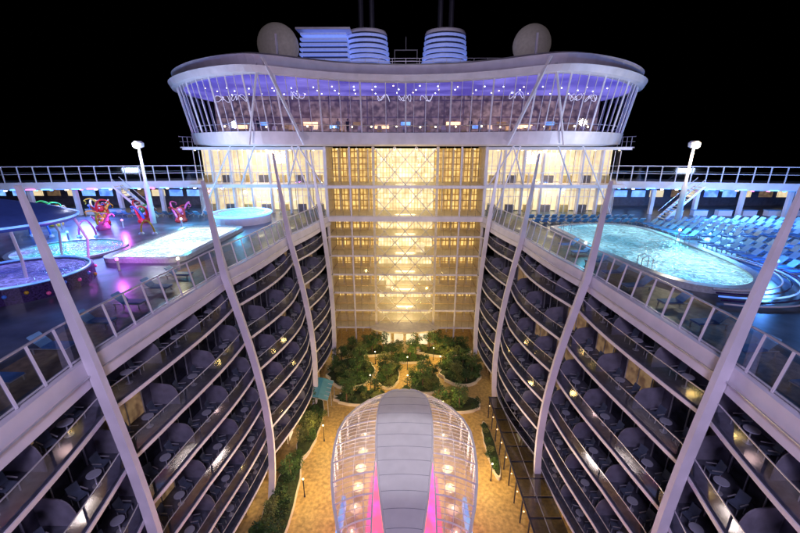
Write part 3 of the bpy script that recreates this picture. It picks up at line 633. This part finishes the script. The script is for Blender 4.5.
for bi,(cx,cy,rx,ry,nm) in enumerate(beds):
    P=[(cx+rx*math.cos(2*PI*i/28)*(1+.1*math.sin(3*i)),cy+ry*math.sin(2*PI*i/28)) for i in range(28)]
    t=thing('planting_bed',f'raised planting bed in the park, {nm}','planting bed',(cx,cy,ZF))
    MB().prism(P,ZF,ZF+.4).build('kerb','cream',t); MB().prism([(cx+(x-cx)*.94,cy+(y-cy)*.94) for x,y in P],ZF+.38,ZF+.46).build('soil','soil',t)
    n=max(8,int(rx*ry*3.2))
    for k in range(n):
        a=random.uniform(0,2*PI); u=math.sqrt(random.random())*.97; v=random.randrange(3)
        shr[v]((cx+rx*u*math.cos(a),cy+ry*u*math.sin(a),ZF+.45),random.uniform(0,6),f'leafy {["mid green","dark green","yellow green"][v]} shrub growing in the park bed, {nm}',f'{["mid green","dark green","yellow green"][v]} shrubs in the park bed, {nm}',random.uniform(.5,.95) if rx>.8 else random.uniform(.4,.6))
    nt=[8,8,5,5,4,4,4,7,4,0,0,2,7,4,0][bi]
    for k in range(nt):
        a=2*PI*k/max(1,nt)+bi; u=random.uniform(.3,.9); v=(k+bi)%3
        trees[v]((cx+rx*u*math.cos(a),cy+ry*u*math.sin(a),ZF+.4),random.uniform(0,6),f'{["dark rounded","taller mid green","low yellow green"][v]} tree growing in the park bed, {nm}',f'{["dark rounded","taller mid green","low yellow green"][v]} trees in the park bed, {nm}',random.uniform(.5,.85) if bi!=6 else random.uniform(.45,.65))
def plamp(x,y,label,e=250,h=2.0):
    t=thing('park_lamp',label,'lamp post',(x,y,ZF),'lamp posts in the park')
    MB().lathe((x,y,ZF),[(.1,0),(.05,.3),(.04,h)],8).build('post','dark',t); MB().ball((x,y,ZF+h+.1),.08,8).build('globe','lampw',t,True)
    lamp('POINT',(x,y,ZF+h+.8),(1,.68,.2),e,.25,spec=.4)
for i,(x,y) in enumerate([(-9.2,18),(-9.3,27),(-8.9,34),(8.2,19),(8.5,29),(.4,48.2),(-4.4,49.6),(5.2,48.4),(-4.6,43.6),(.4,43.6),(-2.6,38.5),(4.6,38.2),(4.4,50.8)]):
    plamp(x,y,f'small park lamp post with warm globe, {ORD[i]} counted from the near left path',300)
# canopy pavilion
G=thing('canopy_pavilion','glass canopy with ribbed glass wings and leaf shaped white spine standing in the park','pavilion',(0,26,ZF))
SW=catmull([(13,.25),(16,.7),(19,1.2),(23,1.9),(27,2.45),(30,2.65),(33,2.6),(35,2.3),(36.4,1.6),(37,.6)],6)
def sw(Y): return max(.12,lerpt(SW,Y))
def iw(Y): return sw(Y)+max(0,(27-Y)*.13)
def ow(Y):
    w=6.6-.022*(Y-29.5)**2
    if Y>31: w*=1-.012*(Y-31)**1.7
    return max(w,iw(Y)+.2)
def zs(u,Y): return ZF+5.6+.15*(1-u*u)-(.02*(Y-30)**2 if Y>30 else .001*(Y-30)**2)
cy=[13+i*.75 for i in range(32)]+[36.7,37]
rings=[]
for Y in cy:
    w=sw(Y); rings.append([(w*(-1+2*j/8),Y,zs(-1+2*j/8,Y)) for j in range(9)]+[(w*(1-2*j/8),Y,zs(0,Y)-.6) for j in range(9)])
MB().loft(rings).build('spine','matte',G,False)
for Y in cy[1:-2:2]:
    w=sw(Y); MB().tube([(w*(-1+2*j/8),Y,zs(-1+2*j/8,Y)+.0) for j in range(9)],.018,4).build('spine_seam','grey',G)
for s in (-1,1):
    MB().tube([(s*(sw(Y)+.05),Y,zs(1,Y)+.03) for Y in cy],.09,6).build('spine_edge','matte',G)
    MB().tube([(s*(iw(Y)+.03),Y,zs(1,Y)-.1) for Y in cy if Y<27],.06,6).build('gutter_edge','matte',G)
    MB().loft([[(s*(sw(Y)+.1),Y,zs(1,Y)-.75),(s*(iw(Y)+.05),Y,zs(1,Y)-.9)] for Y in cy if Y<27],closed=False).build('pink_glow_strip','pinkin',G)  # emissive sheet standing in for the pink lit interior
    nb=11; y0=14.5; bl=(37-y0)/nb
    def wq(Y,u): a=iw(Y); o=ow(Y); return (s*(a+(o-a)*u),Y,zs(1,Y)-.15-.4*u-.9*u*u)
    for b in range(nb):
        ya=y0+b*bl; yb=ya+bl
        g=MB(); g.loft([[wq(Y,u/5) for u in range(6)] for Y in (ya,(ya+yb)/2,yb)],closed=False); bay=g.build('glass_bay','cglass',G)
        for q in range(4): MB().tube([Vector(wq(ya+bl*q/4,u/5))+Vector((0,0,.04)) for u in range(6)],.085 if q==0 else .03,4).build('glazing_bar','matte',bay)
        for u in (.25,.5,.75): MB().bar(Vector(wq(ya,u))+Vector((0,0,.03)),Vector(wq(yb,u))+Vector((0,0,.03)),.045).build('purlin','matte',bay)
        MB().bar(Vector(wq(ya,1)),Vector(wq(yb,1)),.24,.24).build('eaves_beam','matte',bay)
        p=wq(ya,1); MB().bar((p[0]-s*.1,ya,ZF),(p[0]-s*.1,ya,p[2]),.16).build('column','white',G)
    MB().box((s*5.0,20.0,ZF+3.0),(.3,8,1.2)).build('added_glow_panel','bluein',G)  # added glowing panel, gives blue light under the wing
    MB().box((s*2.7,21.5,ZF+2.6),(.4,9,2.2)).build('added_glow_panel','pinkin',G)  # added glowing panel, gives pink light under the wing
    for i in range(6):
        tb=MB().lathe((s*4.3,23+2.2*i,ZF),[(.25,0),(.05,.1),(.05,.7),(.55,.74),(.55,.8)],14).build('dining_table','cream',G); MB().ball((s*4.3,23+2.2*i,ZF+1.0),.1,6).build('table_lamp','lampw',tb)
    lamp('POINT',(s*4.0,18.5,ZF+3.4),(1,.15,.4),380,.4,spec=.3)
    lamp('AREA',(s*4.0,29.0,ZF+4.0),(1,.76,.42),260,3,(s*4.0,29.0,ZF),spec=.2)
    lamp('AREA',(s*4.2,28.5,ZF+1.0),(1,.86,.7),900,3,(s*4.2,28.5,0),spec=.2)
    lamp('SPOT',(s*14.2,28,-1.8),(.95,.9,1),3200,.5,(0,27,ZF+5.6),32,spec=0)  # added spot without fixture, whitens the canopy spine
# glass roofed arcade at right
GA=thing('glass_arcade','dark framed glass roofed arcade along the foot of the right wall','arcade',(11,29,ZF))
for i in range(11):
    y=19+i*1.9
    MB().bar((10.1,y,ZF),(10.1,y,ZF+3.0),.1).build('column','dark',GA); MB().bar((10.0,y,ZF+2.9),(12.6,y,ZF+2.95),.12).build('rafter','dark',GA)
    if i<10:
        gb=MB().quad((10.0,y+.06,ZF+2.98),(10.0,y+1.84,ZF+2.98),(12.6,y+1.84,ZF+3.03),(12.6,y+.06,ZF+3.03)).build('roof_glass','dglass',GA)
        MB().bar((11.2,y+.06,ZF+3.05),(11.2,y+1.84,ZF+3.05),.05).build('glazing_bar','rail',gb)
        MB().ball((9.9,y+.9,ZF+2.5),.07,6).build('pendant_lamp','glint',GA)
MB().bar((10.0,19,ZF+3.0),(10.0,38,ZF+3.0),.12).build('eaves_beam','dark',GA)
for s,y,mt in ((-1,40,'tealg'),):
    x=10.6; t=thing('shop_awning','curved teal glass awning at the foot of the left wall','awning',(s*x,y,ZF))
    m=MB(); m.loft([[(s*(x+.9),y-2,ZF+2.8),(s*(x+.9),y+2,ZF+2.8)],[(s*(x-.2),y-2,ZF+2.7),(s*(x-.2),y+2,ZF+2.7)],[(s*(x-1.4),y-2,ZF+2.2),(s*(x-1.4),y+2,ZF+2.2)]],closed=False); m.build('awning_sheet',mt,t)
    for q in range(6): MB().bar((s*(x-1.42),y-2+.8*q,ZF+2.24),(s*(x+.9),y-2+.8*q,ZF+2.88),.06).build('awning_rib','rail',t)
    for q in (-2,0,2): MB().bar((s*(x-1.4),y+q,ZF),(s*(x-1.4),y+q,ZF+2.2),.08).build('awning_post','rail',t)
# ------------------------------------------------------------ lighting
lamp('AREA',(0,-12,20),(.76,.64,1),8200,8,(0,30,-6),spec=0)  # added violet fill from behind the camera, no fixture
lamp('AREA',(0,-8,-4),(.66,.52,1),1100,5,(0,30,-14),spec=0)  # added lower violet fill, unseen behind the camera
lamp('AREA',(0,44,8.6),(1,.85,.6),700,5,(0,50,-10),spec=.1)
for s in (-1,1):
    lamp('POINT',(s*14,46,6.5),(.8,.72,1),450,.4,spec=0)
    lamp('SPOT',(s*6,30,-15),(.9,.6,.5),350,.5,(s*14,30,-11),130,spec=0)
    lamp('AREA',(s*24,44,8),(.88,.84,1),520,3,(s*22,54,16),spec=0)
lamp('AREA',(0,56,32),(.75,.68,.85),900,6,(0,74,24),spec=0)  # added lamp in mid air to lighten the radomes
w=bpy.data.worlds.new('World'); S.world=w; w.use_nodes=True; n=w.node_tree.nodes; l=w.node_tree.links
sky=n.new('ShaderNodeTexSky'); sky.sky_type='NISHITA'; sky.sun_disc=False; sky.sun_elevation=R(-6); sky.sun_rotation=R(180)
l.new(sky.outputs[0],n['Background'].inputs[0]); n['Background'].inputs[1].default_value=.02
cam=bpy.data.cameras.new('camera'); co=bpy.data.objects.new('camera',cam); C.objects.link(co); S.camera=co
cam.lens=17; cam.sensor_width=36; cam.clip_end=8000; cam.clip_start=.1
co.location=(0,0,10); co.rotation_euler=(R(90-17.75),0,R(.8))
